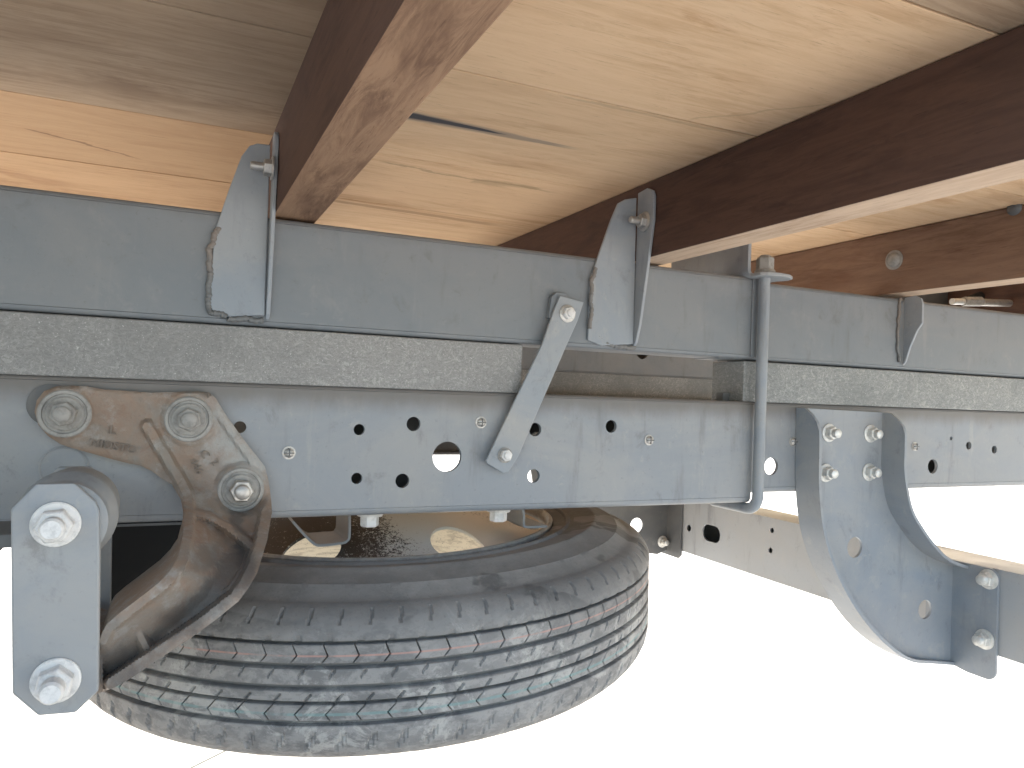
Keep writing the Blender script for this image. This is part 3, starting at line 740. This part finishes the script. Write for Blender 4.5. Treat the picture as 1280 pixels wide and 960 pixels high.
hc = P(796, 657, YF - .05)
yfb = YF - .05
ol = XZ([(660, 560), (672, 640), (700, 670), (745, 690), (797, 692), (806, 691), (822, 693), (836, 686), (836, 560)], yfb)
obj('web_plate', *sheet(ol, [hr(796, 657, 9.5, yfb)], mY, yfb, yfb + .006), M['dark_and_shade_paint'], fb, bevel=.001)
obj('end_plate', *sheet([(1.65, -.30), (1.65, -.415), (1.66, -.425), (1.76, -.425), (1.76, -.24), (1.65, -.24)], [], mX, XB - .0075, XB - .0005), M['dark_and_shade_paint'], fb, bevel=.001)
bolt(fb, (P(828, 677, yfb).x, yfb - .0005, P(828, 677, yfb).z), (0, -1, 0), .016, .012, .01, .008, .01, M['zinc'])

bar = thing('bumper_bar', (XB, 1.3, -.335), 'pale gray box section bumper bar behind both brackets, with small holes and a slot', 'bumper bar')
def hX(px, py, ry, rz):
    p = PX(px, py, XB); return circ(p.y, p.z, ry, 22, rz)
def slot(px, py, w_, h_):
    p = PX(px, py, XB); o = []
    for cx, cy, a0 in ((1, 1, 0), (-1, 1, 90), (-1, -1, 180), (1, -1, 270)):
        r = h_ * .92
        o += [(p.y + cx * (w_ - r) + r * math.cos(math.radians(a0 + q)), p.z + cy * (h_ - r) + r * math.sin(math.radians(a0 + q))) for q in (0, 30, 60, 90)]
    return o
hs = [hX(861, 660, .009, .009), slot(889, 667, .034, .021), hX(965, 663, .006, .006), hX(963, 688, .0065, .0065)]
zt, zb_ = -.266, -.400
web = sheet([(-.35, zb_), (1.725, zb_), (1.725, zt), (-.35, zt)], hs, mX, XB, XB + .004)
obj('box_section', *join(web, box(XB + .0002, XB + .095, -.35, 1.725, zt, zt + .004), box(XB + .0002, XB + .095, -.35, 1.725, zb_ - .004, zb_), box(XB + .091, XB + .095, -.35, 1.725, zb_ + .0002, zt - .0002), box(XB + .005, XB + .090, 1.717, 1.723, zb_ + .0005, zt - .0005)), M['bar'], bar)

# ================================================================== SPARE WHEEL
wc = Vector((.3060, 1.1786, -.2470))
ax = Vector((-.034, -.02, 1)).normalized()
WM = Matrix.Translation(wc) @ Vector((0, 0, 1)).rotation_difference(ax).to_matrix().to_4x4()
sp = bpy.data.objects.new('spare_wheel_assembly', None); C.objects.link(sp); sp.matrix_world = WM @ Matrix.Scale(.99, 4) @ Matrix.Scale(1.0, 4, Vector((0, 0, 1)))
props(sp, 'dusty spare truck tyre slung flat under the frame, orange and teal tread lines', 'spare wheel')
def wobj(name, vf, m, parent=sp, smooth=None, bevel=0):
    me = bpy.data.meshes.new(name); me.from_pydata([tuple(v) for v in vf[0]], [], vf[1])
    bm = bmesh.new(); bm.from_mesh(me); bmesh.ops.recalc_face_normals(bm, faces=bm.faces)
    if smooth is not None:
        for f in bm.faces: f.smooth = True
        for e_ in bm.edges:
            if len(e_.link_faces) == 2 and e_.calc_face_angle(0) > math.radians(smooth): e_.smooth = False
    bm.to_mesh(me); bm.free(); me.materials.append(m)
    o = bpy.data.objects.new(name, me); C.objects.link(o); o.parent = parent
    if bevel:
        b_ = o.modifiers.new('bevel', 'BEVEL'); b_.width = bevel; b_.segments = 1; b_.limit_method = 'ANGLE'; b_.angle_limit = math.radians(40)
    return o
NB = 84; RT = .430
def surf(prof, na, disp):
    V, F = [], []; m_ = len(prof)
    for i in range(na):
        th = 2 * PI * i / na
        for k, (r, h) in enumerate(prof):
            dr, dh = disp(th, r, h); V.append(((r + dr) * math.cos(th), (r + dr) * math.sin(th), h + dh))
    for i in range(na):
        j_ = (i + 1) % na
        for k in range(m_ - 1): F.append((i * m_ + k, j_ * m_ + k, j_ * m_ + k + 1, i * m_ + k + 1))
    return V, F
prof = [(.272, .016), (.276, .035), (.282, .042), (.290, .0435), (.300, .0455), (.302, .0495), (.306, .050), (.309, .047), (.325, .050), (.340, .0525), (.344, .0545), (.348, .0545), (.351, .0525),
        (.362, .0500), (.376, .0455), (.381, .0450), (.385, .0415), (.394, .0360), (.400, .0320)]
hh = [(.400 + .0302 * math.sin(t * PI / 2) ** 1.0, .0320 - .0300 * (1 - math.cos(t * PI / 2))) for t in [q / 14 for q in range(1, 14)]]
prof += hh + [(.4302, .0015), (.4300, .0002), (.4290, -.0008), (.4215, -.0012), (.4210, -.004), (.4210, -.02), (.4210, -.045), (.4210, -.07), (.4210, -.0875), (.4216, -.0892), (.4292, -.0895), (.4300, -.0905), (.4298, -.096),
         (.4290, -.102), (.4275, -.108), (.4250, -.114), (.4215, -.120), (.4165, -.126), (.4100, -.1315), (.4020, -.136), (.392, -.1395), (.38, -.142), (.36, -.144), (.33, -.144), (.30, -.139), (.288, -.128), (.282, -.115)]
def d_carcass(th, r, h):
    u = th / (2 * PI) * NB; fr_ = u % 1.0; dr = dh = 0
    if .016 < h < .0275 and r > .405:        # short cuts in the upper shoulder
        s = abs(fr_ - .5 - (h - .02) * 4)
        if s < .05: dr -= .0028; dh -= .001
    if -.008 < h < .004 and r > .428 and abs(fr_ - .2) < .10: dr -= .002
    if -.118 < h < -.100 and abs(fr_ - .5 - (h + .11) * 22) < .07: dr -= .003
    dr += .0006 * noise.noise(Vector((th * 30, h * 60, 0)))
    return dr, dh
tyre = wobj('tyre', surf(prof, NB * 18, d_carcass), M['rubber'], smooth=35)
gr = wobj('groove_floor', surf([(.4214, -.0013), (.4214, -.0887)], 400, lambda *a_: (0, 0)), M['groove'], tyre)
# middle ribs, continuous round the tyre
def rib(h0, h1, notch):
    pr = [(.4200, h0), (.4275, h0 - .0002), (.4298, h0 - .0010)] + [(.4302, h0 + (h1 - h0) * q / 8) for q in range(1, 8)] + [(.4298, h1 + .0010), (.4275, h1 + .0002), (.4200, h1)]
    def d(th, r, h):
        fr_ = (th / (2 * PI) * NB) % 1.0
        if r > .425 and notch(fr_, (h0 - h) / (h0 - h1)): return -.0032, 0
        return 0, 0
    return wobj('tread_rib', surf(pr, NB * 24, d), M['rubber'], tyre, smooth=35)
rib(-.0290, -.0470, lambda f_, v: v < .55 and abs(f_ - .40 + v * .38) < .034)
rib(-.0520, -.0640, lambda f_, v: v > .35 and abs(f_ - .75 + v * .36) < .034)
# chevron blocks: one mesh each, repeated round the tyre
def block_mesh(name, h0, h1, apex, dxs, m):
    pitch = 2 * PI / NB; gap = .00135 / RT
    rows = [0, apex * .5, apex, apex + (1 - apex) * .5, 1.]; off = [dxs[0] + (dxs[1] - dxs[0]) * q for q in (0, .5, 1)] + [dxs[1] + (dxs[2] - dxs[1]) * q for q in (.5, 1)]
    V, F = [], []; nc = 5
    def ringpts(r, ins):
        for v, o in zip(rows, off):
            h = h0 + (h1 - h0) * v
            h += ins * (1 if v == 1 else (-1 if v == 0 else 0))
            for c in range(nc):
                th = (o + c / (nc - 1)) * pitch
                if c == 0: th += gap / 2 + ins / RT
                if c == nc - 1: th -= gap / 2 + ins / RT
                V.append((r * math.cos(th), r * math.sin(th), h))
    ringpts(.4205, 0); ringpts(.4290, 0); ringpts(.4300, .0009)
    nr = len(rows); N1 = nr * nc
    for k in range(nr - 1):
        for c in range(nc - 1):
            a_ = 2 * N1 + k * nc + c; F.append((a_, a_ + 1, a_ + nc + 1, a_ + nc))
    loop = [c for c in range(nc)] + [k * nc + nc - 1 for k in range(1, nr)] + [(nr - 1) * nc + c for c in range(nc - 2, -1, -1)] + [k * nc for k in range(nr - 2, 0, -1)]
    for L in (0, 1):
        for i in range(len(loop)):
            a_, b_ = loop[i], loop[(i + 1) % len(loop)]
            F.append((L * N1 + a_, L * N1 + b_, (L + 1) * N1 + b_, (L + 1) * N1 + a_))
    me = bpy.data.meshes.new(name); me.from_pydata(V, [], F)
    bm = bmesh.new(); bm.from_mesh(me); bmesh.ops.recalc_face_normals(bm, faces=bm.faces); bm.to_mesh(me); bm.free(); me.materials.append(m)
    return me
bA = block_mesh('tread_block', -.0045, -.0238, .58, (0, .14, -.06), M['rubber_orange'])
bB = block_mesh('tread_block', -.0675, -.0840, .60, (.06, -.22, -.06), M['rubber_teal'])
for me, ph in ((bA, 0.), (bB, .3)):
    for i in range(NB):
        o = bpy.data.objects.new('tread_block', me); C.objects.link(o); o.parent = tyre; o.rotation_euler = (0, 0, 2 * PI * (i + ph) / NB)
rim = wobj('rim', lathe([(.276, .018), (.279, .035), (.281, .0455), (.278, .0480), (.2745, .0480), (.272, .043), (.274, .020), (.268, .010), (.262, -.02), (.255, -.06), (.262, -.11), (.276, -.125), (.284, -.128)], 120, False), M['zinc_dusty'], smooth=35)
hl_ = [circ(.224 * math.cos(math.radians(a_)), .224 * math.sin(math.radians(a_)), .038, 26) for a_ in [-75 + 360 / 7 * k for k in range(7)]]
ex = [(r_ * math.cos(2 * PI * i / 72), r_ * math.sin(2 * PI * i / 72)) for r_ in (.255, .24, .225, .21, .195, .18, .165, .15, .135, .12, .10, .08) for i in range(72)]
ex = [p_ for p_ in ex if not any(math.hypot(p_[0] - sum(h_[0] for h_ in hh_) / 26, p_[1] - sum(h_[1] for h_ in hh_) / 26) < .040 for hh_ in hl_)]
dish = lambda r_: .030 + .050 * ss(.275, .12, r_)
disc = wobj('wheel_disc', sheet(circ(0, 0, .2672, 96), hl_ + [circ(0, 0, .065, 40)], lambda a_, b_, t: (a_, b_, t + dish(math.hypot(a_, b_))), -.004, 0, ex), M['wheel'], smooth=40)
barrel = wobj('barrel', lathe([(.2535, .008), (.2535, -.055), (.259, -.108)], 96, False), M['cream'], rim, smooth=40)

# carrier under the rail: bent straps and two hanging bolts
ca = thing('spare_wheel_carrier', (.3, .95, -.16), 'thin bent steel carrier strips between the rail and the spare wheel', 'wheel carrier')
lp = XZ([(366, 652), (380, 668), (393, 680), (402, 682), (428, 679), (434, 676), (437, 670), (437, 640)], .95)
obj('strap', *strip(smooth_path(lp, 3), .003, .95, 1.03, lambda a_, b_, t: (a_, t, b_)), M['plate'], ca, smooth=40)
lp = XZ([(652, 630), (655, 642), (655, 655), (659, 659), (684, 658)], .95)
obj('strap', *strip(smooth_path(lp, 3), .003, .95, 1.03, lambda a_, b_, t: (a_, t, b_)), M['plate'], ca, smooth=40)
for i, (x, y) in enumerate(((462, 652), (623, 643))):
    p = P(x, y, .915)
    b_ = obj('carrier_bolt', *place(join(lathe([(.0150, 0), (.0165, .002), (.0155, .005)], 30), shift(hexa(.0115, .013, .3 * i), .005)), (p.x, .915, -.1505), (0, 0, -1)), M['nut_white'], smooth=35)
    props(b_, ('white flanged bolt head under the rail, beside the channel shaped strap' if i == 0 else 'white flanged bolt head under the rail, beside the thin Z shaped strap'), 'bolt', 'white bolts under the rail')

bs = thing('gap_filler', (-.02, .89, -.15), 'black filler sheet added to darken the gap inside the bent hanger arm', 'gap filler')
obj('filler', *sheet([(-.095, -.1535), (.040, -.1535), (.040, -.190), (.004, -.205), (-.006, -.30), (-.095, -.30)], [], mY, .886, .892), M['black_rubber'], bs)  # black sheet added to fill the gap with darkness
obj('mounting_plate', *box(-.095, .040, .884, .96, -.1532, -.1505), M['dark_and_shade_paint'], bs)
# small dark tab under the rail left of the hanger
tb = obj('rail_tab', *sheet(XZ([(190, 640), (216, 640), (216, 682), (206, 690), (190, 688)], .90), [], mY, .90, .905), M['bracket'], bevel=.001)
props(tb, 'small dark blue tab hanging under the rail behind the hanger arm', 'tab')

# ================================================================== DRIVEN WHEELS, left of the picture: they keep the light off the frame from that side
for k, (y, lab) in enumerate(((.56, 'outer tyre of the rear axle at the near side'), (.30, 'outermost tyre of the rear axle at the near side'))):
    o = obj('rear_tyre', *place(lathe([(.22, -.10), (.34, -.115), (.40, -.10), (.425, -.07), (.43, 0), (.425, .07), (.40, .10), (.34, .115), (.22, .10)], 64), (-.82, y, -.52), (0, 1, 0)), M['rubber'], smooth=50)
    props(o, lab, 'tyre')

# ================================================================== SHADE BOX added out of view on the floor: its shadow darkens the yard
cb = thing('shade_box', (-1.2, 1.3, .33), 'unseen pale box added above the floor to shade the yard', 'shade box')
wall_m = m_paint('shade_box_paint', (.55, .56, .57), amount=.2)
for nm, b6 in (('side_panel', (-3.6, 2.42, .24, .27, .322, 1.9)), ('side_panel', (-3.6, 2.42, 2.37, 2.40, .322, 1.9)), ('front_panel', (-3.6, -3.57, .2705, 2.3695, .322, 1.9)), ('rear_panel', (2.39, 2.42, .2705, 2.3695, .322, 1.9)), ('top_panel', (-3.6, 2.42, .24, 2.40, 1.902, 1.94)), ('base_panel', (-3.568, 2.388, .2705, 2.3695, .322, .34))):
    obj(nm, *box(*b6), wall_m, cb)
